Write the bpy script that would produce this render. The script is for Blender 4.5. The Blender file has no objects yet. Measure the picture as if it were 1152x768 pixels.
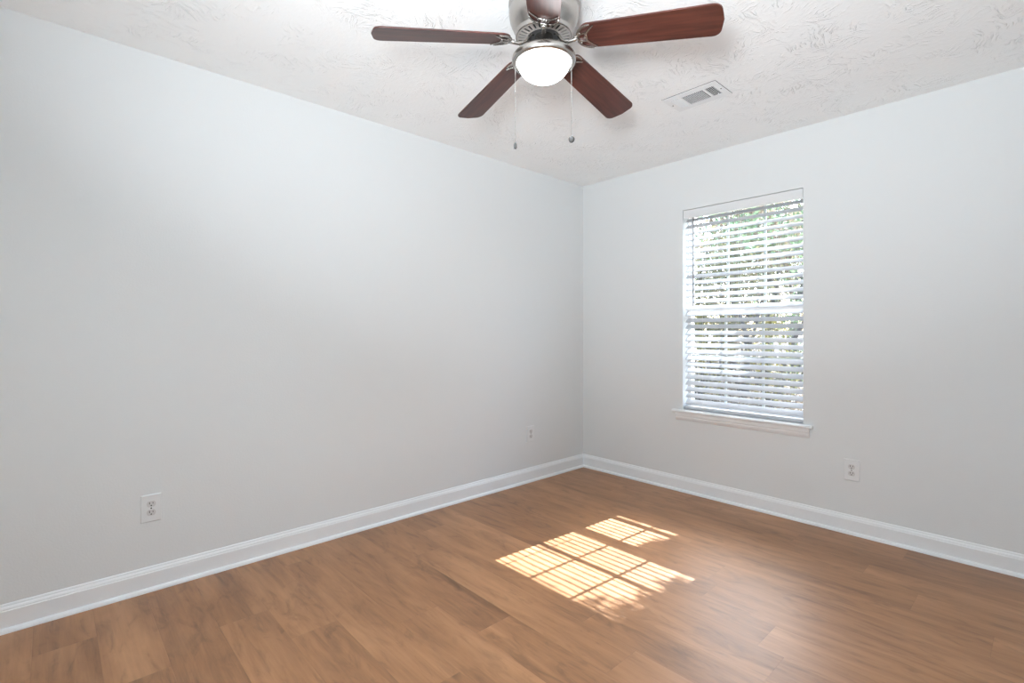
import bpy, bmesh, math, random
from mathutils import Vector, Matrix

sc = bpy.context.scene
COL = sc.collection
PI = math.pi
def R(a): return math.radians(a)

# ------------------------------------------------------------------ camera
F_PX = 562.0
cam_d = bpy.data.cameras.new('camera')
cam_d.sensor_width = 36.0
cam_d.lens = F_PX / 1152 * 36.0
cam_d.shift_y = -11.0 / 1152
cam_d.clip_start = 0.02
cam = bpy.data.objects.new('camera', cam_d)
COL.objects.link(cam)
cam.location = (2.785, -3.42, 1.173)
cam.rotation_euler = (R(90), 0, R(47.25))
sc.camera = cam

# ------------------------------------------------------------------ light
SUN_T = Vector((-0.062, -1.0, -1.078)).normalized()       # direction the sunlight travels
SUN_STRENGTH = 31.0
SKY_STRENGTH = 1.25
GLOBE_STRENGTH = 15.0
REAR_FILL_POWER = 26.0
CEILING_FILL_POWER = 40.0

sc.view_settings.view_transform = 'Standard'
sc.view_settings.look = 'None'
sc.view_settings.gamma = 1.0
sc.view_settings.use_curve_mapping = False
sc.view_settings.exposure = 0.28
sc.cycles.use_denoising = True
sc.cycles.max_bounces = 12
sc.cycles.diffuse_bounces = 8
sc.cycles.glossy_bounces = 4
sc.cycles.transparent_max_bounces = 16
sc.cycles.sample_clamp_indirect = 6.0
sc.cycles.caustics_reflective = False
sc.cycles.caustics_refractive = False

w = bpy.data.worlds.new('world'); sc.world = w
w.use_nodes = True
wn = w.node_tree.nodes; wl = w.node_tree.links
wn.clear()
sky = wn.new('ShaderNodeTexSky'); sky.sky_type = 'NISHITA'
sky.sun_disc = False
sky.sun_elevation = R(47.2); sky.sun_rotation = R(3.5)
sky.air_density = 1.0; sky.dust_density = 2.5; sky.ozone_density = 1.0
bg = wn.new('ShaderNodeBackground'); bg.inputs[1].default_value = SKY_STRENGTH
wo = wn.new('ShaderNodeOutputWorld')
wl.new(sky.outputs[0], bg.inputs[0]); wl.new(bg.outputs[0], wo.inputs[0])

sd = bpy.data.lights.new('sun', 'SUN'); sd.energy = SUN_STRENGTH; sd.angle = R(0.3)
sd.color = (0.93, 0.97, 1.06)
so = bpy.data.objects.new('sun', sd); COL.objects.link(so)
so.rotation_euler = SUN_T.to_track_quat('-Z', 'Y').to_euler(); so.location = (1.6, 6, 8)

hd = bpy.data.lights.new('rear_fill', 'AREA'); hd.shape = 'RECTANGLE'; hd.size = 0.78; hd.size_y = 1.9
hd.energy = REAR_FILL_POWER; hd.color = (0.83, 0.925, 1.0)
ho = bpy.data.objects.new('rear_fill', hd); COL.objects.link(ho)  # unseen fill added behind the doorway to brighten the room, no real lamp
ho.location = (2.15, -4.45, 1.25); ho.rotation_euler = (R(90), 0, R(0))
ho.rotation_euler = Vector((-0.15, 1, 0.18)).to_track_quat('-Z', 'Y').to_euler()

# unseen fill light, added in place of a flash bounced off the ceiling
fd = bpy.data.lights.new('ceiling_fill', 'AREA'); fd.shape = 'DISK'; fd.size = 0.40; fd.spread = R(118)
fd.energy = CEILING_FILL_POWER; fd.color = (0.895, 0.955, 1.0)
fo = bpy.data.objects.new('ceiling_fill', fd); COL.objects.link(fo)
fo.location = (2.70, -3.62, 1.50); fo.rotation_euler = Vector((-0.95, 1.45, 1.75)).to_track_quat('-Z', 'Y').to_euler()

pd = bpy.data.lights.new('window_portal', 'AREA'); pd.shape = 'RECTANGLE'; pd.size = 0.79; pd.size_y = 1.46
pd.cycles.is_portal = True
po = bpy.data.objects.new('window_portal', pd); COL.objects.link(po)
po.location = (1.33, 0.17, 1.33); po.rotation_euler = Vector((0, -1, 0)).to_track_quat('-Z', 'Y').to_euler()

# ------------------------------------------------------------------ materials
def new_mat(name):
    m = bpy.data.materials.new(name); m.use_nodes = True
    return m, m.node_tree.nodes, m.node_tree.links, m.node_tree.nodes['Principled BSDF']

def simple(name, col, rough=0.5, metal=0.0, bump=0.0, bscale=80, var=0.04, vscale=6, spec=0.5):
    m, n, l, b = new_mat(name)
    b.inputs['Roughness'].default_value = rough
    b.inputs['Metallic'].default_value = metal
    b.inputs['Specular IOR Level'].default_value = spec
    tc = n.new('ShaderNodeTexCoord')
    nz = n.new('ShaderNodeTexNoise'); nz.inputs['Scale'].default_value = vscale
    l.new(tc.outputs['Object'], nz.inputs['Vector'])
    mx = n.new('ShaderNodeMix'); mx.data_type = 'RGBA'
    mx.inputs[6].default_value = (*[c * (1 - var) for c in col], 1)
    mx.inputs[7].default_value = (*[min(1, c * (1 + var)) for c in col], 1)
    l.new(nz.outputs[0], mx.inputs[0]); l.new(mx.outputs[2], b.inputs['Base Color'])
    if bump:
        n2 = n.new('ShaderNodeTexNoise'); n2.inputs['Scale'].default_value = bscale
        n2.inputs['Detail'].default_value = 4
        l.new(tc.outputs['Object'], n2.inputs['Vector'])
        bp = n.new('ShaderNodeBump'); bp.inputs['Strength'].default_value = bump; bp.inputs['Distance'].default_value = 0.002
        l.new(n2.outputs[0], bp.inputs['Height']); l.new(bp.outputs[0], b.inputs['Normal'])
    return m

WALL_C = (0.712, 0.735, 0.742)
m_wall = simple('wall_paint', WALL_C, 0.6, bump=0.25, bscale=120, var=0.008, vscale=1.5, spec=0.3)
m_trim = simple('trim_paint', (0.81, 0.84, 0.86), 0.32, var=0.005)
m_plate = simple('outlet_plastic', (0.73, 0.75, 0.757), 0.35, var=0.005)
m_socket = simple('socket_plastic', (0.60, 0.60, 0.60), 0.4, var=0.005)
m_slot = simple('slot_dark', (0.06, 0.06, 0.06), 0.6)
m_vinyl = simple('window_vinyl', (0.82, 0.82, 0.82), 0.35, var=0.005)
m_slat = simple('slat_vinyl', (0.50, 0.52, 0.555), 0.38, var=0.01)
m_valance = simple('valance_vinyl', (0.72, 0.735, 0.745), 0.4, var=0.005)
m_cord = simple('blind_cord', (0.75, 0.75, 0.74), 0.7)
m_wand = simple('wand_plastic', (0.22, 0.22, 0.22), 0.25)
m_vent = simple('vent_enamel', (0.83, 0.85, 0.86), 0.4, var=0.005)
m_ventdark = simple('duct_and_shadow_gap', (0.10, 0.10, 0.105), 0.7)
m_nickel = simple('brushed_nickel', (0.44, 0.415, 0.39), 0.27, 1.0, bump=0.05, bscale=260, var=0.08, vscale=30)
m_ring = simple('satin_nickel', (0.62, 0.58, 0.55), 0.5, 0.85, var=0.04, vscale=30)
m_motor = simple('motor_dark_metal', (0.10, 0.10, 0.10), 0.45, 0.6)
m_chain = simple('chain_metal', (0.22, 0.22, 0.21), 0.4, 0.3)
m_fob = simple('fob_grey', (0.075, 0.075, 0.075), 0.6, 0.0)
m_soil = simple('ground_soil', (0.17, 0.14, 0.11), 0.95, bump=1.0, bscale=14, var=0.35, vscale=3)
m_siding = simple('exterior_siding', (0.55, 0.56, 0.58), 0.7)

def ceiling_mat():
    m, n, l, b = new_mat('ceiling_texture_paint')
    b.inputs['Base Color'].default_value = (0.925, 0.945, 0.952, 1)
    b.inputs['Roughness'].default_value = 0.75
    b.inputs['Specular IOR Level'].default_value = 0.2
    tc = n.new('ShaderNodeTexCoord')
    # stomped brush texture: short streaks whose direction changes from patch to patch
    v = n.new('ShaderNodeTexVoronoi'); v.inputs['Scale'].default_value = 9; v.inputs['Randomness'].default_value = 1
    nd = n.new('ShaderNodeTexNoise'); nd.inputs['Scale'].default_value = 6
    l.new(tc.outputs['Object'], nd.inputs['Vector'])
    ad = n.new('ShaderNodeVectorMath'); ad.operation = 'MULTIPLY_ADD'
    l.new(nd.outputs['Color'], ad.inputs[0]); ad.inputs[1].default_value = (0.12, 0.12, 0); l.new(tc.outputs['Object'], ad.inputs[2])
    l.new(ad.outputs[0], v.inputs['Vector'])
    sp = n.new('ShaderNodeSeparateColor'); l.new(v.outputs['Color'], sp.inputs[0])
    mu = n.new('ShaderNodeMath'); mu.operation = 'MULTIPLY'; mu.inputs[1].default_value = 6.283
    l.new(sp.outputs[0], mu.inputs[0])
    rot = n.new('ShaderNodeVectorRotate'); rot.rotation_type = 'Z_AXIS'
    l.new(ad.outputs[0], rot.inputs['Vector']); l.new(mu.outputs[0], rot.inputs['Angle'])
    mp = n.new('ShaderNodeMapping'); mp.inputs['Scale'].default_value = (22, 110, 1)
    l.new(rot.outputs[0], mp.inputs[0])
    ns = n.new('ShaderNodeTexNoise'); ns.inputs['Scale'].default_value = 1; ns.inputs['Detail'].default_value = 3
    l.new(mp.outputs[0], ns.inputs['Vector'])
    rp = n.new('ShaderNodeValToRGB'); rp.color_ramp.elements[0].position = 0.53; rp.color_ramp.elements[1].position = 0.70
    l.new(ns.outputs[0], rp.inputs[0])
    nm = n.new('ShaderNodeTexNoise'); nm.inputs['Scale'].default_value = 5
    l.new(tc.outputs['Object'], nm.inputs['Vector'])
    r2 = n.new('ShaderNodeValToRGB'); r2.color_ramp.elements[0].position = 0.38; r2.color_ramp.elements[1].position = 0.62
    l.new(nm.outputs[0], r2.inputs[0])
    mm = n.new('ShaderNodeMath'); mm.operation = 'MULTIPLY'
    l.new(rp.outputs[0], mm.inputs[0]); l.new(r2.outputs[0], mm.inputs[1])
    nf = n.new('ShaderNodeTexNoise'); nf.inputs['Scale'].default_value = 60; nf.inputs['Detail'].default_value = 4
    l.new(tc.outputs['Object'], nf.inputs['Vector'])
    m3 = n.new('ShaderNodeMath'); m3.operation = 'MULTIPLY_ADD'; m3.inputs[1].default_value = 0.35
    l.new(nf.outputs[0], m3.inputs[0]); l.new(mm.outputs[0], m3.inputs[2])
    bp = n.new('ShaderNodeBump'); bp.inputs['Strength'].default_value = 1.0; bp.inputs['Distance'].default_value = 0.0032
    l.new(m3.outputs[0], bp.inputs['Height']); l.new(bp.outputs[0], b.inputs['Normal'])
    return m
m_ceil = ceiling_mat()

def floor_mat():
    m, n, l, b = new_mat('vinyl_plank')
    def math_(op, a, bb=None, c=None):
        x = n.new('ShaderNodeMath'); x.operation = op
        for i, v in enumerate((a, bb, c)):
            if v is None: continue
            if isinstance(v, (int, float)): x.inputs[i].default_value = v
            else: l.new(v, x.inputs[i])
        return x.outputs[0]
    tc = n.new('ShaderNodeTexCoord')
    s = n.new('ShaderNodeSeparateXYZ'); l.new(tc.outputs['Object'], s.inputs[0])
    PW, PL = 0.181, 1.22
    yr = math_('DIVIDE', math_('ADD', s.outputs[1], 0.03), PW)
    row = math_('FLOOR', yr)
    wr = n.new('ShaderNodeTexWhiteNoise'); wr.noise_dimensions = '1D'; l.new(row, wr.inputs['W'])
    xr = math_('ADD', math_('DIVIDE', s.outputs[0], PL), math_('MULTIPLY', wr.outputs['Value'], 7.0))
    idx = math_('FLOOR', xr)
    cb = n.new('ShaderNodeCombineXYZ'); l.new(row, cb.inputs[0]); l.new(idx, cb.inputs[1])
    wp = n.new('ShaderNodeTexWhiteNoise'); wp.noise_dimensions = '3D'; l.new(cb.outputs[0], wp.inputs['Vector'])
    fy = math_('FRACT', yr); fx = math_('FRACT', xr)
    # distance to seams in metres
    ey = math_('MULTIPLY', math_('MINIMUM', fy, math_('SUBTRACT', 1.0, fy)), PW)
    ex = math_('MULTIPLY', math_('MINIMUM', fx, math_('SUBTRACT', 1.0, fx)), PL)
    e = math_('MINIMUM', ey, ex)
    seam = n.new('ShaderNodeMapRange'); l.new(e, seam.inputs[0])
    seam.inputs[1].default_value = 0.0004; seam.inputs[2].default_value = 0.0016
    seam.inputs[3].default_value = 0.0; seam.inputs[4].default_value = 1.0
    # grain, shifted plank by plank
    off = n.new('ShaderNodeVectorMath'); off.operation = 'MULTIPLY_ADD'
    l.new(wp.outputs['Color'], off.inputs[0]); off.inputs[1].default_value = (9, 9, 9); l.new(tc.outputs['Object'], off.inputs[2])
    def noise(scale, sx, sy, det, dist=0.0, rough=0.55):
        mp = n.new('ShaderNodeMapping'); mp.inputs['Scale'].default_value = (sx, sy, 1)
        l.new(off.outputs[0], mp.inputs[0])
        q = n.new('ShaderNodeTexNoise'); q.inputs['Scale'].default_value = scale
        q.inputs['Detail'].default_value = det; q.inputs['Distortion'].default_value = dist
        q.inputs['Roughness'].default_value = rough
        l.new(mp.outputs[0], q.inputs['Vector'])
        return q.outputs[0]
    g1 = noise(1.0, 1.5, 12, 4, 0.9)           # broad cathedral clouds
    g2 = noise(1.0, 3.5, 85, 5, 0.7, 0.65)           # fine fibres
    g3 = noise(1.0, 0.9, 3.5, 2, 0.3)              # large blotches
    g4 = noise(1.0, 4.5, 15, 4, 1.6)             # knots and swirls
    base = n.new('ShaderNodeValToRGB')
    cr = base.color_ramp
    cr.elements[0].position = 0.33; cr.elements[0].color = (0.160, 0.068, 0.024, 1)
    cr.elements[1].position = 0.70; cr.elements[1].color = (0.46, 0.236, 0.112, 1)
    k = cr.elements.new(0.5); k.color = (0.31, 0.145, 0.060, 1)
    t = math_('MULTIPLY_ADD', g1, 0.42, math_('MULTIPLY', g2, 0.20))
    t = math_('MULTIPLY_ADD', g3, 0.32, t)
    t = math_('MULTIPLY_ADD', g4, 0.16, t)
    t = math_('ADD', t, math_('MULTIPLY', math_('SUBTRACT', wp.outputs['Value'], 0.5), 0.055))
    t = math_('SUBTRACT', t, 0.05)
    l.new(t, base.inputs[0])
    # occasional dark knots
    kn = n.new('ShaderNodeMapRange'); l.new(g4, kn.inputs[0])
    kn.inputs[1].default_value = 0.27; kn.inputs[2].default_value = 0.46; kn.inputs[3].default_value = 0.74; kn.inputs[4].default_value = 1.0
    mk = math_('MULTIPLY', kn.outputs[0], math_('MULTIPLY_ADD', seam.outputs[0], 0.14, 0.86))
    mx = n.new('ShaderNodeMix'); mx.data_type = 'RGBA'; mx.blend_type = 'MULTIPLY'; mx.inputs[0].default_value = 1
    l.new(base.outputs[0], mx.inputs[6])
    gc = n.new('ShaderNodeCombineColor')
    for i in range(3): l.new(mk, gc.inputs[i])
    l.new(gc.outputs[0], mx.inputs[7]); l.new(mx.outputs[2], b.inputs['Base Color'])
    ro = n.new('ShaderNodeMapRange'); l.new(g2, ro.inputs[0])
    ro.inputs[3].default_value = 0.36; ro.inputs[4].default_value = 0.50
    l.new(ro.outputs[0], b.inputs['Roughness'])
    b.inputs['Specular IOR Level'].default_value = 0.6
    b.inputs['Coat Weight'].default_value = 0.15; b.inputs['Coat Roughness'].default_value = 0.36
    bp = n.new('ShaderNodeBump'); bp.inputs['Strength'].default_value = 0.30; bp.inputs['Distance'].default_value = 0.001
    h = math_('MULTIPLY_ADD', g2, 0.5, seam.outputs[0])
    l.new(h, bp.inputs['Height']); l.new(bp.outputs[0], b.inputs['Normal'])
    return m
m_floor = floor_mat()

def blade_mat():
    m, n, l, b = new_mat('cherry_blade_wood')
    tc = n.new('ShaderNodeTexCoord')
    mp = n.new('ShaderNodeMapping'); mp.inputs['Scale'].default_value = (5, 60, 5)
    l.new(tc.outputs['Object'], mp.inputs[0])
    nz = n.new('ShaderNodeTexNoise'); nz.inputs['Scale'].default_value = 1; nz.inputs['Detail'].default_value = 5
    nz.inputs['Distortion'].default_value = 0.5
    l.new(mp.outputs[0], nz.inputs['Vector'])
    rp = n.new('ShaderNodeValToRGB')
    rp.color_ramp.elements[0].position = 0.3; rp.color_ramp.elements[0].color = (0.036, 0.008, 0.006, 1)
    rp.color_ramp.elements[1].position = 0.75; rp.color_ramp.elements[1].color = (0.108, 0.031, 0.021, 1)
    l.new(nz.outputs[0], rp.inputs[0]); l.new(rp.outputs[0], b.inputs['Base Color'])
    b.inputs['Roughness'].default_value = 0.36
    b.inputs['Specular IOR Level'].default_value = 0.6
    return m
m_blade = blade_mat()

def globe_mat():
    m, n, l, b = new_mat('lit_frosted_glass')
    b.inputs['Base Color'].default_value = (0.9, 0.88, 0.82, 1)
    b.inputs['Roughness'].default_value = 0.3
    b.inputs['Emission Color'].default_value = (0.94, 0.97, 1.0, 1)
    b.inputs['Emission Strength'].default_value = GLOBE_STRENGTH
    return m
m_globe = globe_mat()

def glass_mat():
    m, n, l, b = new_mat('window_glass')
    n.remove(b)
    out = [x for x in n if x.type == 'OUTPUT_MATERIAL'][0]
    tr = n.new('ShaderNodeBsdfTransparent'); tr.inputs[0].default_value = (0.93, 0.96, 0.95, 1)
    gl = n.new('ShaderNodeBsdfGlossy'); gl.inputs['Roughness'].default_value = 0.02
    lw = n.new('ShaderNodeLayerWeight'); lw.inputs[0].default_value = 0.5
    pw = n.new('ShaderNodeMath'); pw.operation = 'POWER'; pw.inputs[1].default_value = 5
    l.new(lw.outputs['Facing'], pw.inputs[0])
    fr = n.new('ShaderNodeMath'); fr.operation = 'MULTIPLY_ADD'; fr.inputs[1].default_value = 0.9; fr.inputs[2].default_value = 0.03
    l.new(pw.outputs[0], fr.inputs[0])
    mx = n.new('ShaderNodeMixShader')
    l.new(fr.outputs[0], mx.inputs[0]); l.new(tr.outputs[0], mx.inputs[1]); l.new(gl.outputs[0], mx.inputs[2])
    l.new(mx.outputs[0], out.inputs[0])
    return m
m_glass = glass_mat()

def leaf_mat(name, c1, c2, scale=3.0):
    m, n, l, b = new_mat(name)
    tc = n.new('ShaderNodeTexCoord')
    nz = n.new('ShaderNodeTexNoise'); nz.inputs['Scale'].default_value = scale; nz.inputs['Detail'].default_value = 4
    l.new(tc.outputs['Object'], nz.inputs['Vector'])
    rp = n.new('ShaderNodeValToRGB')
    rp.color_ramp.elements[0].position = 0.35; rp.color_ramp.elements[0].color = (*c1, 1)
    rp.color_ramp.elements[1].position = 0.65; rp.color_ramp.elements[1].color = (*c2, 1)
    l.new(nz.outputs[0], rp.inputs[0]); l.new(rp.outputs[0], b.inputs['Base Color'])
    b.inputs['Roughness'].default_value = 0.6
    out = [x for x in n if x.type == 'OUTPUT_MATERIAL'][0]
    tl = n.new('ShaderNodeBsdfTranslucent'); l.new(rp.outputs[0], tl.inputs[0])
    mx = n.new('ShaderNodeMixShader'); mx.inputs[0].default_value = 0.35
    l.new(b.outputs[0], mx.inputs[1]); l.new(tl.outputs[0], mx.inputs[2]); l.new(mx.outputs[0], out.inputs[0])
    return m
m_leaf_green = leaf_mat('leaves_green', (0.08, 0.13, 0.07), (0.21, 0.29, 0.17))
m_leaf_olive = leaf_mat('leaves_olive', (0.11, 0.11, 0.07), (0.27, 0.25, 0.14))
m_leaf_yellow = leaf_mat('leaves_yellow', (0.16, 0.15, 0.06), (0.36, 0.30, 0.10))
m_leaf_dry = leaf_mat('leaves_dry', (0.14, 0.11, 0.08), (0.34, 0.27, 0.20))
m_bark = simple('bark', (0.13, 0.115, 0.105), 0.9, bump=1.0, bscale=30, var=0.3, vscale=8)

# ------------------------------------------------------------------ mesh helpers
def link(name, bm, mat, parent=None, smooth=False, bevel=0.0, recalc=True):
    if recalc: bmesh.ops.recalc_face_normals(bm, faces=bm.faces)
    me = bpy.data.meshes.new(name); bm.to_mesh(me); bm.free()
    mats = mat if isinstance(mat, (list, tuple)) else [mat]
    for q in mats: me.materials.append(q)
    if smooth:
        for p in me.polygons: p.use_smooth = True
    o = bpy.data.objects.new(name, me); COL.objects.link(o)
    if parent: o.parent = parent
    if bevel:
        md = o.modifiers.new('bevel', 'BEVEL'); md.width = bevel; md.segments = 2; md.limit_method = 'ANGLE'
    return o

def box(bm, x0, x1, y0, y1, z0, z1, mtx=None):
    vs = [Vector((x, y, z)) for x in (x0, x1) for y in (y0, y1) for z in (z0, z1)]
    if mtx: vs = [mtx @ v for v in vs]
    v = [bm.verts.new(p) for p in vs]
    for f in ((0, 1, 3, 2), (4, 6, 7, 5), (0, 4, 5, 1), (2, 3, 7, 6), (0, 2, 6, 4), (1, 5, 7, 3)):
        bm.faces.new([v[i] for i in f])

def prism(bm, pts2, a0, a1, fn):
    """extrude a closed 2D profile between a0 and a1; fn(p, q, a) -> point"""
    A = [bm.verts.new(fn(p, q, a0)) for p, q in pts2]
    B = [bm.verts.new(fn(p, q, a1)) for p, q in pts2]
    n = len(pts2)
    for i in range(n):
        bm.faces.new((A[i], A[(i + 1) % n], B[(i + 1) % n], B[i]))
    bm.faces.new(A); bm.faces.new(B[::-1])

def lathe(bm, prof, seg=64, c=(0, 0, 0), close=False):
    rings = []
    for r, z in prof:
        if r < 1e-6:
            rings.append([bm.verts.new((c[0], c[1], c[2] + z))])
        else:
            rings.append([bm.verts.new((c[0] + r * math.cos(2 * PI * i / seg), c[1] + r * math.sin(2 * PI * i / seg), c[2] + z)) for i in range(seg)])
    prs = list(zip(rings, rings[1:]))
    if close: prs.append((rings[-1], rings[0]))
    for a, b in prs:
        for i in range(seg):
            j = (i + 1) % seg
            if len(a) == 1 and len(b) == 1: continue
            if len(a) == 1: bm.faces.new((a[0], b[i], b[j]))
            elif len(b) == 1: bm.faces.new((a[i], b[0], a[j]))
            else: bm.faces.new((a[i], b[i], b[j], a[j]))

def tube(bm, pts, rad, seg=8, flat=1.0, cap=True, up=Vector((0, 0, 1))):
    pts = [Vector(p) for p in pts]
    rads = rad if isinstance(rad, (list, tuple)) else [rad] * len(pts)
    rings = []
    for i, p in enumerate(pts):
        d = (pts[min(i + 1, len(pts) - 1)] - pts[max(i - 1, 0)]).normalized()
        s = d.cross(up)
        if s.length < 1e-3: s = d.cross(Vector((1, 0, 0)))
        s.normalize(); u = s.cross(d).normalized()
        rings.append([bm.verts.new(p + s * math.cos(2 * PI * k / seg) * rads[i] + u * math.sin(2 * PI * k / seg) * rads[i] * flat) for k in range(seg)])
    for a, b in zip(rings, rings[1:]):
        for k in range(seg):
            j = (k + 1) % seg
            bm.faces.new((a[k], a[j], b[j], b[k]))
    if cap:
        bm.faces.new(rings[0][::-1]); bm.faces.new(rings[-1])

def empty(name, loc=(0, 0, 0), parent=None):
    o = bpy.data.objects.new(name, None); COL.objects.link(o)
    o.location = loc; o.empty_display_size = 0.1
    if parent: o.parent = parent
    return o

def tag(o, label, cat, group=None):
    o['label'] = label; o['category'] = cat
    if group: o['group'] = group
    return o

def struct(o):
    o['kind'] = 'structure'; return o

def copy_tree(o, parent=None):
    c = o.copy(); COL.objects.link(c); c.parent = parent
    for ch in [x for x in bpy.data.objects if x.parent == o]:
        copy_tree(ch, c)
    return c

# ------------------------------------------------------------------ room shell
RX, RY, RH = 3.12, -4.15, 2.44         # width, rear wall, ceiling height
WX0, WX1, WZ0, WZ1 = 0.937, 1.738, 0.600, 2.065       # window opening
WT = 0.17

b = bmesh.new(); box(b, -0.12, RX + 0.12, RY - 1.4, WT, -0.12, 0.0)
struct(link('floor', b, m_floor))
b = bmesh.new(); box(b, -0.12, RX + 0.12, RY - 1.4, WT, RH, RH + 0.12)
struct(link('ceiling', b, m_ceil))
b = bmesh.new(); box(b, -0.12, 0, RY - 0.12, WT, 0, RH)
struct(link('wall_left', b, m_wall))
b = bmesh.new(); box(b, RX, RX + 0.12, RY - 0.12, WT, 0, RH)
struct(link('wall_right', b, m_wall))
# window wall with its opening
b = bmesh.new()
box(b, 0, WX0, 0, WT, 0, RH); box(b, WX1, RX, 0, WT, 0, RH)
box(b, WX0, WX1, 0, WT, 0, WZ0); box(b, WX0, WX1, 0, WT, WZ1, RH)
bmesh.ops.remove_doubles(b, verts=b.verts, dist=1e-5)
struct(link('wall_back', b, m_wall))
# wall behind the viewer, with an open doorway
DX0, DX1, DH = 1.75, 2.56, 2.04
b = bmesh.new()
box(b, 0, DX0, RY - 0.12, RY, 0, RH); box(b, DX1, RX, RY - 0.12, RY, 0, RH); box(b, DX0, DX1, RY - 0.12, RY, DH, RH)
struct(link('wall_front', b, m_wall))
b = bmesh.new()
box(b, -0.12, 0.0, RY - 1.4, RY - 0.12, 0, RH); box(b, RX, RX + 0.12, RY - 1.4, RY - 0.12, 0, RH)
box(b, -0.12, RX + 0.12, RY - 1.5, RY - 1.4, 0, RH)
struct(link('wall_hall', b, m_wall))
b = bmesh.new()
for x0, x1 in ((DX0 - 0.06, DX0), (DX1, DX1 + 0.06)): box(b, x0, x1, RY, RY + 0.016, 0, DH)
box(b, DX0 - 0.06, DX1 + 0.06, RY, RY + 0.016, DH, DH + 0.06)
struct(link('trim_1', b, m_trim, bevel=0.003))

# baseboards: tall board with a stepped cap, and a quarter round at the floor
prof = [(0, 0), (0.028, 0), (0.0275, 0.006), (0.024, 0.0135), (0.018, 0.017), (0.0145, 0.018), (0.0145, 0.082), (0.012, 0.086), (0.0125, 0.089),
        (0.010, 0.0945), (0.0065, 0.0985), (0.006, 0.103), (0.004, 0.107), (0, 0.108)]
def baseboard(name, kind, a0, a1):
    b = bmesh.new()
    fn = {'left': lambda p, q, a: (p, a, q), 'back': lambda p, q, a: (a, -p, q),
          'right': lambda p, q, a: (RX - p, a, q), 'front': lambda p, q, a: (a, RY + p, q)}[kind]
    prism(b, prof, a0, a1, fn)
    return struct(link(name, b, m_trim))
baseboard('baseboard_left', 'left', RY, 0)
baseboard('baseboard_back', 'back', 0, RX)
baseboard('baseboard_right', 'right', RY, 0)
baseboard('baseboard_front', 'front', 0, DX0 - 0.06)
baseboard('baseboard_front_short', 'front', DX1 + 0.06, RX)

# ------------------------------------------------------------------ window
win = struct(empty('window_1', ((WX0 + WX1) / 2, 0.1, WZ0)))
WO = win.location
def wl_(bm):       # shift to window-local coordinates
    bmesh.ops.translate(bm, verts=bm.verts, vec=-Vector(WO)); return bm
def ring(bm, x0, x1, z0, z1, wd, y0, y1, wb=None, wt=None):
    wb = wb or wd; wt = wt or wd
    box(bm, x0, x0 + wd, y0, y1, z0, z1); box(bm, x1 - wd, x1, y0, y1, z0, z1)
    box(bm, x0 + wd, x1 - wd, y0, y1, z0, z0 + wb); box(bm, x0 + wd, x1 - wd, y0, y1, z1 - wt, z1)
b = bmesh.new(); ring(b, WX0, WX1, WZ0, WZ1, 0.008, 0.078, 0.165)
link('window_frame', wl_(b), m_vinyl, win, bevel=0.002)
ZM = 1.325
def sash(name, z0, z1, y, wb, wt):
    b = bmesh.new(); ring(b, WX0 + 0.0085, WX1 - 0.0085, z0, z1, 0.012, y, y + 0.028, wb, wt)
    s = link(name, wl_(b), m_vinyl, win, bevel=0.002)
    gx0, gx1, gz0, gz1 = WX0 + 0.0205, WX1 - 0.0205, z0 + wb, z1 - wt
    g = bmesh.new(); box(g, gx0, gx1, y + 0.012, y + 0.016, gz0, gz1)
    link('glass_pane', wl_(g), m_glass, s)
    for k in (1, 2):
        x = gx0 + (gx1 - gx0) * k / 3
        g = bmesh.new(); box(g, x - 0.008, x + 0.008, y + 0.0165, y + 0.024, gz0, gz1); link('muntin', wl_(g), m_vinyl, s)
    zc = (gz0 + gz1) / 2
    g = bmesh.new(); box(g, gx0, gx1, y + 0.0165, y + 0.0245, zc - 0.016, zc + 0.016); link('muntin', wl_(g), m_vinyl, s)
    return s
sash('lower_sash', WZ0 + 0.014, ZM + 0.018, 0.084, 0.045, 0.03)
sash('upper_sash', ZM - 0.018, WZ1 - 0.009, 0.118, 0.03, 0.025)
# stool and apron
b = bmesh.new()
stool = [(0.078, 0.0), (-0.026, 0.0), (-0.031, -0.004), (-0.033, -0.010), (-0.031, -0.016), (-0.026, -0.0195), (0.0, -0.020), (0.078, -0.020)]
prism(b, stool, WX0 - 0.072, WX1 + 0.058, lambda p, q, a: (a, p if p < 0.001 else 0.0, WZ0 + q))
b2 = b
box(b2, WX0 + 0.0005, WX1 - 0.0005, -0.001, 0.078, WZ0 - 0.02 + 0.0201, WZ0 + 0.003)
link('window_sill', wl_(b2), m_trim, win, bevel=0.001)
b = bmesh.new()
apron = [(0, 0), (-0.018, 0), (-0.018, -0.022), (-0.013, -0.027), (-0.013, -0.036), (-0.010, -0.046), (-0.005, -0.056), (0, -0.060)]
prism(b, apron, WX0 - 0.050, WX1 + 0.037, lambda p, q, a: (a, p, WZ0 - 0.0201 + q))
link('window_apron', wl_(b), m_trim, win)

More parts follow.
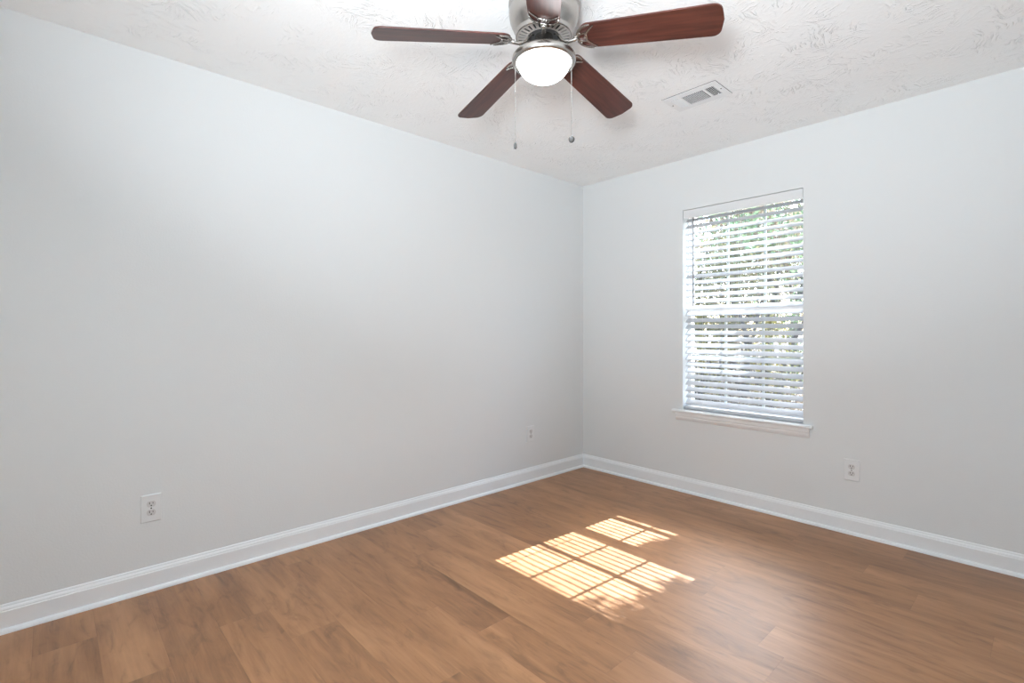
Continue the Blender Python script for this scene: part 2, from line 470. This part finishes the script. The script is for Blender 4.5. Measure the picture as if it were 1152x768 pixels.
# ------------------------------------------------------------------ blind
BY = 0.040
blind = tag(empty('window_blind', ((WX0 + WX1) / 2, BY, WZ1)),
            'white two-inch horizontal slat blind lowered over the only window, slats half open', 'blind')
BX0, BX1 = WX0 + 0.006, WX1 - 0.006
BO = Vector(blind.location)
def bl_(bm):
    bmesh.ops.translate(bm, verts=bm.verts, vec=-BO); return bm
b = bmesh.new(); box(b, BX0 + 0.003, BX1 - 0.003, 0.016, 0.066, WZ1 - 0.045, WZ1 - 0.001)
link('headrail', bl_(b), m_slat, blind, bevel=0.001)
b = bmesh.new(); box(b, BX0 - 0.002, BX1 + 0.002, 0.004, 0.010, WZ1 - 0.062, WZ1 - 0.003)
for x in (BX0 - 0.002, BX1 - 0.002): box(b, x, x + 0.004, 0.010, 0.030, WZ1 - 0.062, WZ1 - 0.003)
link('valance', bl_(b), m_valance, blind, bevel=0.0012)
TILT = R(39.5); SW = 0.0445; PITCH = 0.0455
z_top = WZ1 - 0.075; z_bot = WZ0 + 0.060
ns = int(round((z_top - z_bot) / PITCH)); PITCH = (z_top - z_bot) / ns
def slat_bm(ln):
    b = bmesh.new(); n = 6; th = 0.0022; up, dn = [], []
    for i in range(n + 1):
        s = -SW / 2 + SW * i / n
        crown = 0.0012 * (1 - (2 * i / n - 1) ** 2)
        up.append((s, crown + th / 2)); dn.append((s, crown - th / 2))
    prism(b, up + dn[::-1], -ln / 2, ln / 2, lambda p, q, a: (a, p, q))
    return b
first = None
xm = (BX0 + BX1) / 2
for i in range(ns + 1):
    if first is None:
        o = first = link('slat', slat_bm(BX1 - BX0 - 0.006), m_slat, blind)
    else:
        o = first.copy(); COL.objects.link(o); o.parent = blind
    o.location = (xm - BO.x, 0, z_top - PITCH * i - BO.z)
    o.rotation_euler = (TILT, 0, 0)                # outer edge higher, room edge lower
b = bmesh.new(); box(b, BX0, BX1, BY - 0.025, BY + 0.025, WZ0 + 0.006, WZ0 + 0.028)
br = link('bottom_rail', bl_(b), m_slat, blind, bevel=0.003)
LX = (1.080, 1.333, 1.590)
for x in LX:
    b = bmesh.new()
    dy = SW / 2 * math.cos(TILT) + 0.001; dz = SW / 2 * math.sin(TILT)
    for sy in (-1, 1):
        tube(b, [(x, BY + sy * dy, WZ1 - 0.06), (x, BY + sy * dy, WZ0 + 0.028)], 0.0006, 5)
    for i in range(ns + 1):
        zc = z_top - PITCH * i - 0.0016
        tube(b, [(x, BY - dy, zc - dz), (x, BY + dy, zc + dz)], 0.0005, 4)
    link('ladder_cord', bl_(b), m_cord, blind)
b = bmesh.new()
tube(b, [(1.020, 0.000, WZ1 - 0.064), (1.020, -0.001, 1.70), (1.020, -0.001, 1.375)], 0.0040, 6)
tube(b, [(1.020, -0.001, 1.375), (1.020, -0.001, 1.360)], 0.0052, 8)
tube(b, [(1.020, 0.012, WZ1 - 0.052), (1.020, 0.004, WZ1 - 0.063), (1.020, 0.000, WZ1 - 0.070)], 0.0018, 6)
link('tilt_wand', bl_(b), m_wand, blind, smooth=True)

# ------------------------------------------------------------------ outlets
def disc_poly(bm, cx, cz, pts, y0, y1):
    prism(bm, pts, y0, y1, lambda p, q, a: (cx + p, a, cz + q))
def make_outlet(loc, rz, label):
    """built facing -y, back on y = 0"""
    t = tag(empty('wall_outlet', loc), label, 'outlet', 'duplex outlets along the walls')
    t.rotation_euler = (0, 0, rz)
    b = bmesh.new(); W, H = 0.0395, 0.062
    vb = [(-W, -H), (W, -H), (W, H), (-W, H)]; k = 0.0035
    vf = [(-W + k, -H + k), (W - k, -H + k), (W - k, H - k), (-W + k, H - k)]
    A = [b.verts.new((x, 0, z)) for x, z in vb]; M = [b.verts.new((x, -0.0035, z)) for x, z in vb]
    Fv = [b.verts.new((x, -0.0065, z)) for x, z in vf]
    for i in range(4):
        j = (i + 1) % 4
        b.faces.new((A[i], A[j], M[j], M[i])); b.faces.new((M[i], M[j], Fv[j], Fv[i]))
    b.faces.new(A[::-1]); b.faces.new(Fv)
    link('cover_plate', b, m_plate, t)
    for s in (-1, 1):
        zc = s * 0.0195
        b = bmesh.new(); pts = []
        for i in range(32):
            a = 2 * PI * i / 32
            pts.append((0.0172 * math.cos(a), max(-0.0135, min(0.0135, 0.0172 * math.sin(a)))))
        disc_poly(b, 0, zc, pts, -0.0066, -0.0078)
        rc = link('receptacle', b, m_socket, t)
        b = bmesh.new()
        box(b, -0.0078, -0.0050, -0.0079, -0.0077, zc - 0.001, zc + 0.0085)
        box(b, 0.0050, 0.0075, -0.0079, -0.0077, zc + 0.000, zc + 0.0078)
        disc_poly(b, 0, zc - 0.0072, [(0.0028 * math.cos(2 * PI * i / 12), 0.0030 * math.sin(2 * PI * i / 12)) for i in range(12)], -0.0077, -0.0079)
        link('slots', b, m_slot, rc)
    b = bmesh.new(); disc_poly(b, 0, 0, [(0.0032 * math.cos(2 * PI * i / 16), 0.0032 * math.sin(2 * PI * i / 16)) for i in range(16)], -0.0066, -0.0076)
    link('screw', b, m_fob, t)
    return t
# left wall faces +x: local -y -> +x is a turn of +90 degrees
make_outlet((0.0, -3.083, 0.372), R(90), 'white duplex outlet on the long left wall, nearer the viewer')
make_outlet((0.0, -0.650, 0.372), R(90), 'white duplex outlet on the left wall close to the far room corner')
make_outlet((1.994, 0.0, 0.370), 0, 'white duplex outlet below and right of the window, alone on the window wall')

# ------------------------------------------------------------------ ceiling register
vx0, vx1, vy0, vy1 = 1.330, 1.632, -0.962, -0.762
vc = ((vx0 + vx1) / 2, (vy0 + vy1) / 2)
reg = tag(empty('ceiling_register', (vc[0], vc[1], RH)), 'white rectangular metal air register in the ceiling between fan and window', 'air vent')
hx, hy = (vx1 - vx0) / 2, (vy1 - vy0) / 2
ox, oy = 0.118, 0.055
b = bmesh.new()
def slab(x0, x1, y0, y1, z0=-0.006, z1=-0.0005): box(b, x0, x1, y0, y1, z0, z1)
# raised frame with bevelled outer edge
def q4(dx, dy, z): return [b.verts.new(p) for p in ((-dx, -dy, z), (dx, -dy, z), (dx, dy, z), (-dx, dy, z))]
A = q4(hx, hy, -0.0030); B_ = q4(hx, hy, -0.0042); C_ = q4(hx - 0.002, hy - 0.002, -0.0046)
D_ = q4(ox, oy, -0.0046); E_ = q4(ox, oy, -0.0026)
for P, Q in ((A, B_), (B_, C_), (C_, D_), (D_, E_)):
    for i in range(4):
        j = (i + 1) % 4; b.faces.new((P[i], P[j], Q[j], Q[i]))
for x in (-0.066, 0.066): box(b, x - 0.007, x + 0.007, -oy, oy, -0.0047, -0.003)
link('register_frame', b, m_vent, reg)
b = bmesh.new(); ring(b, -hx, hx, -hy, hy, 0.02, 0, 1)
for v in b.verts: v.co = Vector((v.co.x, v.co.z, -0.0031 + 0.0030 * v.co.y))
link('shadow_gap_strip', b, m_ventdark, reg)  # dark strip drawn as the shadow gap between frame edge and ceiling
b = bmesh.new(); box(b, -ox, ox, -oy, oy, -0.0022, -0.0004)
link('duct_opening', b, m_ventdark, reg)
lv = None
def louver(x, ang):
    global lv
    if lv is None:
        q = bmesh.new(); box(q, -0.0009, 0.0009, -oy, oy, -0.0036, 0.0036)
        lv = o = link('louver', q, m_vent, reg)
    else:
        o = lv.copy(); COL.objects.link(o); o.parent = reg
    o.location = (x, 0, -0.0058); o.rotation_euler = (0, ang, 0)
for i in range(5): louver(-0.112 + i * 0.0092, R(46))
for i in range(12): louver(-0.053 + i * 0.0096, R(-14))
for i in range(5): louver(0.079 + i * 0.0092, R(-40))
b = bmesh.new(); tube(b, [(0.108, 0.03, -0.006), (0.110, 0.03, -0.016), (0.118, 0.03, -0.020), (0.124, 0.03, -0.014)], 0.0020, 6)
link('damper_lever', b, m_vent, reg)
for x in (-0.136, 0.136):
    b = bmesh.new(); lathe(b, [(0.0, -0.0065), (0.003, -0.0060), (0.004, -0.0050), (0.004, -0.004)], 12, (x, 0, 0)); link('screw', b, m_fob, reg)

# ------------------------------------------------------------------ ceiling fan
FC = (1.484, -2.054)
fan = tag(empty('ceiling_fan', (FC[0], FC[1], RH)),
          'flush-mount brushed nickel ceiling fan with five reddish brown blades and a lit bowl light', 'ceiling fan')
def Z(z): return z - RH
b = bmesh.new()
hp = [(0.100, 2.2800), (0.1035, 2.2775), (0.1065, 2.2810), (0.1050, 2.288), (0.108, 2.298), (0.118, 2.318), (0.1275, 2.342), (0.1315, 2.366), (0.1315, 2.384),
      (0.1265, 2.389), (0.1265, 2.395), (0.1325, 2.400), (0.1325, 2.409), (0.1255, 2.414), (0.1255, 2.422), (0.130, 2.427), (0.130, 2.4395)]
inner = [(0.127, 2.4395), (0.124, 2.38), (0.118, 2.335), (0.103, 2.298), (0.098, 2.284)]
lathe(b, [(r, Z(z)) for r, z in hp + inner], 72, close=True)
link('motor_housing', b, m_nickel, fan, smooth=True)
# slotted vent ring under the housing
b = bmesh.new(); NS = 30; sub = 5
radii = [0.064, 0.070, 0.096, 0.101]; zs = [2.2775, 2.2780, 2.2800, 2.2805]
grid = [[b.verts.new((r * math.cos(2 * PI * k / (NS * sub)), r * math.sin(2 * PI * k / (NS * sub)), Z(z))) for k in range(NS * sub)] for r, z in zip(radii, zs)]
for a in range(3):
    for k in range(NS * sub):
        if a == 1 and k % sub < 2: continue
        j = (k + 1) % (NS * sub)
        b.faces.new((grid[a][k], grid[a][j], grid[a + 1][j], grid[a + 1][k]))
o = link('vent_ring', b, m_ring, fan, smooth=False)
md = o.modifiers.new('thick', 'SOLIDIFY'); md.thickness = 0.002; md.offset = 1
# motor and flywheel
b = bmesh.new(); lathe(b, [(0, Z(2.284)), (0.058, Z(2.284)), (0.060, Z(2.294)), (0.060, Z(2.36)), (0, Z(2.36))], 48)
link('motor', b, m_motor, fan, smooth=False)
# switch housing, light pan and rim
b = bmesh.new()
lathe(b, [(0, Z(2.290)), (0.030, Z(2.290)), (0.034, Z(2.284)), (0.034, Z(2.262)), (0.040, Z(2.257)), (0.044, Z(2.246)), (0.055, Z(2.238)), (0.085, Z(2.227)), (0.108, Z(2.214)),
          (0.1185, Z(2.204)), (0.1205, Z(2.197)), (0.1205, Z(2.187)), (0.1175, Z(2.1815)), (0.108, Z(2.179)), (0.0995, Z(2.182)), (0.0995, Z(2.190)), (0, Z(2.196))], 72)
link('light_fitter', b, m_nickel, fan, smooth=True)
b = bmesh.new()
gp = [(0.0985 * math.cos(t), Z(2.1885) - 0.074 * math.sin(t)) for t in [PI / 2 * i / 14 for i in range(14)]] + [(0, Z(2.1885) - 0.074)]
lathe(b, gp, 64)
link('glass_bowl', b, m_globe, fan, smooth=True)

# blades
BR, BW, ROOT = 0.624, 0.136, 0.131
PIT = R(12.9); DROOP = math.atan(0.102)
def blade_outline():
    pts = []
    w0, w1 = 0.0565, BW / 2
    n = 14
    for i in range(n + 1):            # rounded root, from +y round to -y
        a = PI / 2 + PI * i / n
        pts.append((ROOT + 0.045 + 0.045 * math.cos(a), w0 * math.sin(a)))
    rc = 0.030
    for i in range(7):                # corner at the tip, -y side
        a = -PI / 2 + (PI / 2 - 0.12) * i / 6
        pts.append((BR - rc + rc * math.cos(a), -w1 + rc + rc * math.sin(a)))
    pts.append((BR + 0.006, 0))
    for i in range(7):
        a = 0.12 + (PI / 2 - 0.12) * i / 6
        pts.append((BR - rc + rc * math.cos(a), w1 - rc + rc * math.sin(a)))
    return pts
def blade_bm():
    b = bmesh.new()
    prism(b, blade_outline(), 0.0, 0.006, lambda p, q, a: (p, q, a))
    return b
def band(b, pts, wd, z0, z1):
    """flat strip of width wd following pts in the blade plane"""
    L, Rr = [], []
    for i, p in enumerate(pts):
        p = Vector(p)
        d = (Vector(pts[min(i + 1, len(pts) - 1)]) - Vector(pts[max(i - 1, 0)])).normalized()
        nrm = Vector((-d.y, d.x)); w_ = wd[i] if isinstance(wd, list) else wd
        L.append(p + nrm * w_ / 2); Rr.append(p - nrm * w_ / 2)
    for i in range(len(pts) - 1):
        q = [L[i], L[i + 1], Rr[i + 1], Rr[i]]
        lo = [b.verts.new((v.x, v.y, z0)) for v in q]; hi = [b.verts.new((v.x, v.y, z1)) for v in q]
        b.faces.new(lo); b.faces.new(hi[::-1])
        for k in range(4):
            j = (k + 1) % 4; b.faces.new((lo[k], hi[k], hi[j], lo[j]))
def medal_bm():
    b = bmesh.new(); z0, z1 = -0.0055, -0.0002
    cx, r = ROOT + 0.052, 0.0525
    outer = [(cx + r * 1.0 * math.cos(a), r * math.sin(a)) for a in [R(88 + 184 * i / 26) for i in range(27)]]
    band(b, outer, [0.004 + 0.0065 * math.sin(PI * i / 26) for i in range(27)], z0, z1)
    innr = []
    for i in range(25):
        u = -1 + 2 * i / 24
        innr.append((cx + 0.014 - 0.038 * (1 - abs(u) ** 1.6) + 0.006 * math.exp(-(u / 0.2) ** 2), -u * 0.049))
    band(b, innr, [0.004 + 0.004 * math.sin(PI * i / 24) for i in range(25)], z0, z1)
    for s in (-1, 1):
        band(b, [(cx - 0.047, s * 0.014), (cx - 0.020, s * 0.019)], 0.0055, z0, z1)
    band(b, [(ROOT - 0.014, 0), (ROOT + 0.008, 0)], 0.020, z0, z1)
    for x, y in ((cx - 0.040, 0.022), (cx - 0.040, -0.022), (cx - 0.025, 0)):
        lathe(b, [(0, -0.0085), (0.003, -0.008), (0.0042, -0.006), (0.0042, -0.003)], 10, (x, y, 0))
    return b
zb_root = 2.203 + 0.102 * (BR - ROOT)
blade0 = None
for i in range(5):
    ang = R(-118.6 + 72 * i) 
    base = Matrix.Translation((0, 0, Z(2.203 + 0.102 * BR))) @ Matrix.Rotation(ang, 4, 'Z') @ Matrix.Rotation(DROOP, 4, 'Y') @ Matrix.Rotation(-PIT, 4, 'X')
    if i == 0:
        blade0 = o = link('fan_blade', blade_bm(), m_blade, fan, bevel=0.0012)
        med0 = link('blade_medallion', medal_bm(), m_nickel, o, bevel=0.0008)
        a_b = bmesh.new()
        arm_pts = [(0.040, 2.289), (0.052, 2.286), (0.060, 2.272), (0.070, 2.257), (0.084, 2.2475), (0.100, 2.2445), (0.116, 2.2455), (0.132, 2.2480)]
        tube(a_b, [(r, 0, Z(z)) for r, z in arm_pts], [0.010, 0.009, 0.0085, 0.008, 0.008, 0.0078, 0.0085, 0.010], 10, flat=0.7, up=Vector((0, 1, 0)).cross(Vector((1, 0, 0))) * -1)
        arm0 = ar = link('blade_arm', a_b, m_nickel, fan, smooth=True)
    else:
        o = blade0.copy(); COL.objects.link(o); o.parent = fan
        mo = med0.copy(); COL.objects.link(mo); mo.parent = o
        ar = arm0.copy(); COL.objects.link(ar); ar.parent = fan
    o.matrix_local = base
    ar.rotation_euler = (0, 0, ang)

# pull chains hang from the two sides of the light rim
rv = Vector((math.cos(R(47.25)), math.sin(R(47.25)), 0))
def pull_chain(off, z_top_, z_end, ball):
    p = rv * off
    b = bmesh.new()
    tube(b, [(p.x, p.y, Z(z_top_)), (p.x, p.y, Z(z_end))], 0.0006, 5)
    n = int((z_top_ - z_end) / 0.0042)
    for k in range(n):
        lathe(b, [(0, 0.0013), (0.0011, 0.0007), (0.0011, -0.0007), (0, -0.0013)], 6, (p.x, p.y, Z(z_top_ - 0.0042 * (k + 0.5))))
    zc = z_top_ - 0.11
    lathe(b, [(0, 0.004), (0.0022, 0.003), (0.0022, -0.003), (0, -0.004)], 8, (p.x, p.y, Z(zc)))
    c = link('pull_chain', b, m_chain, fan, smooth=True)
    b = bmesh.new()
    if ball:
        lathe(b, [(0, 0.0125)] + [(0.0115 * math.sin(PI * i / 12), 0.0125 * math.cos(PI * i / 12)) for i in range(1, 12)] + [(0, -0.0125)], 20, (p.x, p.y, Z(z_end - 0.0125)))
        link('ball_fob', b, m_fob, c, smooth=True)
    else:
        lathe(b, [(0, 0), (0.002, 0), (0.004, -0.004), (0.0055, -0.009), (0.0058, -0.020), (0.004, -0.024), (0, -0.0245)], 16, (p.x, p.y, Z(z_end)))
        link('bullet_fob', b, m_fob, c, smooth=True)
pull_chain(-0.1075, 2.186, 1.886, False)
pull_chain(0.1045, 2.186, 1.910, True)

# ------------------------------------------------------------------ outdoors
rng = random.Random(7)
GZ = -0.35
b = bmesh.new()
N = 24
vs = [[b.verts.new((-30 + 45 * i / N, WT + 0.0 + 40 * j / N, GZ + (0 if j == 0 else (j / N) * 1.2 + 0.1 * math.sin(i * 1.3) * math.sin(j * 0.9)))) for j in range(N + 1)] for i in range(N + 1)]
for i in range(N):
    for j in range(N): b.faces.new((vs[i][j], vs[i + 1][j], vs[i + 1][j + 1], vs[i][j + 1]))
g = struct(link('ground', b, m_soil))
def ground_z(y): return GZ + max(0, (y - WT) / 40) * 1.2

def leaf(b, p, s, r):
    a = Vector((r.gauss(0, 1), r.gauss(0, 1), r.gauss(0, 0.7))).normalized()
    c = a.orthogonal().normalized(); c.rotate(Matrix.Rotation(r.uniform(0, 6.28), 3, a))
    p = Vector(p); ln = s; wd = s * 0.38
    v = [b.verts.new(q) for q in (p - a * ln / 2, p + c * wd / 2 + a * ln * 0.05, p + a * ln / 2, p - c * wd / 2 + a * ln * 0.05)]
    b.faces.new(v)

def limb(b, p, d, ln, r0, depth, r, tips):
    pts = [Vector(p)]; n = 5; dd = Vector(d).normalized()
    for i in range(n):
        dd = (dd + Vector((r.gauss(0, .10), r.gauss(0, .10), r.gauss(0.02, .06)))).normalized()
        pts.append(pts[-1] + dd * ln / n)
    rad = [r0 * (1 - 0.55 * i / n) for i in range(n + 1)]
    tube(b, pts, rad, 8 if depth > 1 else 5, cap=False)
    if depth == 0:
        tips.extend(pts[2:]); return
    for k in range(3 if depth > 1 else 3):
        i = r.choice((2, 3, 4, 5))
        nd = (dd * 0.7 + Vector((r.gauss(0, .7), r.gauss(0, .7), r.uniform(0.0, 0.6)))).normalized()
        limb(b, pts[i], nd, ln * r.uniform(.5, .7), rad[i] * 0.6, depth - 1, r, tips)
    limb(b, pts[-1], dd, ln * .6, rad[-1] * 0.9, depth - 1, r, tips)

GX = 'woodland trees outside the window'
def tree(x, y, h, r0, nleaf, mat, label, seed, spread=0.5, ls=0.09, lean=(0, 0), group=GX):
    r = random.Random(seed)
    z = ground_z(y) - 0.05
    t = tag(empty('tree', (x, y, z)), label, 'tree', group)
    b = bmesh.new(); tips = []
    limb(b, (0, 0, 0), (lean[0], lean[1], 1), h * .45, r0, 3, r, tips)
    link('trunk', b, m_bark, t, smooth=True)
    b = bmesh.new()
    for _ in range(nleaf):
        q = r.choice(tips)
        leaf(b, (q.x + r.gauss(0, spread), q.y + r.gauss(0, spread), q.z + r.gauss(0, spread)), ls * r.uniform(.6, 1.4), r)
    link('foliage', b, mat, t, recalc=False)
    return t
def at(px, y):          # spot on the ground seen through image column px at distance y
    d = (px - 576) / F_PX
    th = R(47.25)
    dx = -math.sin(th) + math.cos(th) * d; dy = math.cos(th) + math.sin(th) * d
    k = (y + 3.42) / dy
    return 2.785 + dx * k
SPEC = [ # column, distance, height, trunk radius, leaves, material, label
    (790, 7.5, 4.0, .08, 2200, m_leaf_olive, 'slim tree with olive leaves seen through the left edge of the blind'),
    (812, 11.0, 5.4, .14, 2600, m_leaf_green, 'green tree seen through the blind just left of its middle'),
    (838, 6.6, 3.4, .085, 1500, m_leaf_olive, 'bare-stemmed tree nearest behind the middle of the blind'),
    (858, 9.5, 5.0, .15, 2400, m_leaf_dry, 'thick grey trunk with brown leaves right of the blind centre'),
    (880, 7.2, 4.6, .07, 3000, m_leaf_green, 'tree with fresh green crown filling the upper right of the window'),
    (897, 12.0, 6.2, .16, 2800, m_leaf_olive, 'tall tree glimpsed at the right edge of the blind'),
    (824, 16.0, 6.5, .18, 3000, m_leaf_dry, 'distant brown tree left of the window centre'),
    (868, 17.0, 6.8, .18, 3000, m_leaf_olive, 'distant tree behind the right half of the blind'),
]
for k, (px, y, h, r0, nl, mt, lab) in enumerate(SPEC):
    tree(at(px, y), y, h, r0, nl, mt, lab, 20 + k, spread=0.28 if y < 9 else 0.45, ls=0.11 if y < 9 else 0.17)
def shrub(px, y, h, wd, n, mat, label, seed):
    r = random.Random(seed); x = at(px, y); z = ground_z(y) - 0.03
    t = tag(empty('shrub', (x, y, z)), label, 'shrub', 'shrubs outside the window')
    b = bmesh.new(); tips = []
    for k in range(9):
        a = r.uniform(0, 6.28); d = Vector((math.cos(a) * .45, math.sin(a) * .45, 1)).normalized()
        pts = [Vector((0, 0, 0)) + d * h * u + Vector((r.gauss(0, .03), r.gauss(0, .03), 0)) for u in (0, .3, .6, .95)]
        pts[0] = Vector((0, 0, 0)); tube(b, pts, [.02, .014, .009, .004], 5)
    link('stem', b, m_bark, t)
    b = bmesh.new()
    for _ in range(n):
        a = r.uniform(0, 6.28); u = r.random() ** .5; zz = r.random()
        prof_ = math.sin(PI * min(1, .15 + zz * .85)) ** .6
        leaf(b, (wd * u * prof_ * math.cos(a), wd * u * prof_ * math.sin(a), h * (.08 + zz * .95)), r.uniform(.04, .10), r)
    link('foliage', b, mat, t, recalc=False)
for k, s in enumerate([
    (786, 6.0, 1.7, .60, 1500, m_leaf_yellow, 'yellow-green shrub beyond the left side of the window'),
    (806, 9.0, 1.9, .75, 1500, m_leaf_olive, 'olive shrub beyond the window, left of its centre'),
    (832, 7.4, 1.5, .60, 1300, m_leaf_dry, 'brown dry shrub behind the centre of the blind'),
    (868, 6.2, 1.6, .50, 1400, m_leaf_yellow, 'bright yellow leafed shrub right of the window centre'),
    (893, 8.4, 1.9, .65, 1400, m_leaf_green, 'green shrub beyond the right edge of the window')]):
    shrub(*s, 50 + k)
# fallen leaves
b = bmesh.new()
for _ in range(9000):
    y = 0.6 + 14 * rng.random() ** 1.3
    x = at(rng.uniform(760, 915), y)
    leaf(b, (x, y, ground_z(y) + rng.uniform(0.01, 0.09)), rng.uniform(.05, .12), rng)
o = link('fallen_leaves', b, m_leaf_dry, recalc=False)
tag(o, 'fallen dry leaves covering the ground outside the window', 'leaves'); o['kind'] = 'stuff'

# tree close to the house whose outer branches dapple the sunlight on the floor
def shade_tree():
    r = random.Random(99)
    x0, y0 = 4.3, 5.2; z0 = ground_z(y0) - 0.05
    t = tag(empty('tree', (x0, y0, z0)), 'large tree close to the house, out to the right, shading the window', 'tree', GX)
    b = bmesh.new(); tips = []
    tube(b, [(0, 0, 0), (.05, 0, 1.5), (-.05, .05, 3.2), (-.1, 0, 4.6), (-.05, 0, 6.6)], [.17, .15, .13, .10, .04], 10)
    def wpt(xw, zw, tt): return Vector((xw + .062 * tt - x0, tt - y0, zw + 1.078 * tt - z0))
    for xw, zw, tt in ((1.35, .55, 4.4), (1.6, 1.05, 4.7), (2.0, 1.5, 4.6), (1.2, .4, 4.2), (2.2, .8, 4.9)):
        e = wpt(xw, zw, tt); s = Vector((-.08, 0, 4.2 + r.uniform(-.4, .4)))
        mid = (s + e) / 2 + Vector((0, 0, .15))
        tube(b, [s, (s + mid) / 2 + Vector((0, .03, .08)), mid, (mid + e) / 2 + Vector((0, 0, .05)), e], [.05, .035, .022, .012, .005], 6)
    link('trunk', b, m_bark, t, smooth=True)
    b = bmesh.new()
    def dens(xw, zw):
        if not (.93 < xw < 1.76 and .60 < zw < 2.08): return .12 if (xw > 1.85 or zw < .5) and zw < 2.1 else .0
        d = 0.0
        if zw < .79: d = max(d, .95)
        if .97 < zw < 1.23 and xw > 1.30: d = max(d, min(.75, (xw - 1.28) * 2.6))
        if .79 <= zw <= .97 and xw > 1.36: d = max(d, .16)
        if .79 <= zw <= .97 and xw > 1.66: d = max(d, .8)
        if xw > 1.60 and zw >= 1.29: d = max(d, (xw - 1.60) * 1.6)
        if zw > 1.72 and xw > 1.50: d = max(d, .06)
        return d
    n = 0
    while n < 6000:
        xw = r.uniform(.75, 2.2); zw = r.uniform(.2, 2.3)
        if r.random() > dens(xw, zw): continue
        tt = r.uniform(3.9, 5.0)
        # clump leaves
        leaf(b, wpt(xw, zw, tt), r.uniform(.06, .12), r); n += 1
    for _ in range(2500):
        a = r.uniform(0, 6.28); q = r.random() ** .4 * 1.35
        leaf(b, (-.05 + q * math.cos(a), q * math.sin(a), 5.3 + r.uniform(-1.2, 1.3)), r.uniform(.07, .13), r)
    link('foliage', b, m_leaf_green, t, recalc=False)
shade_tree()
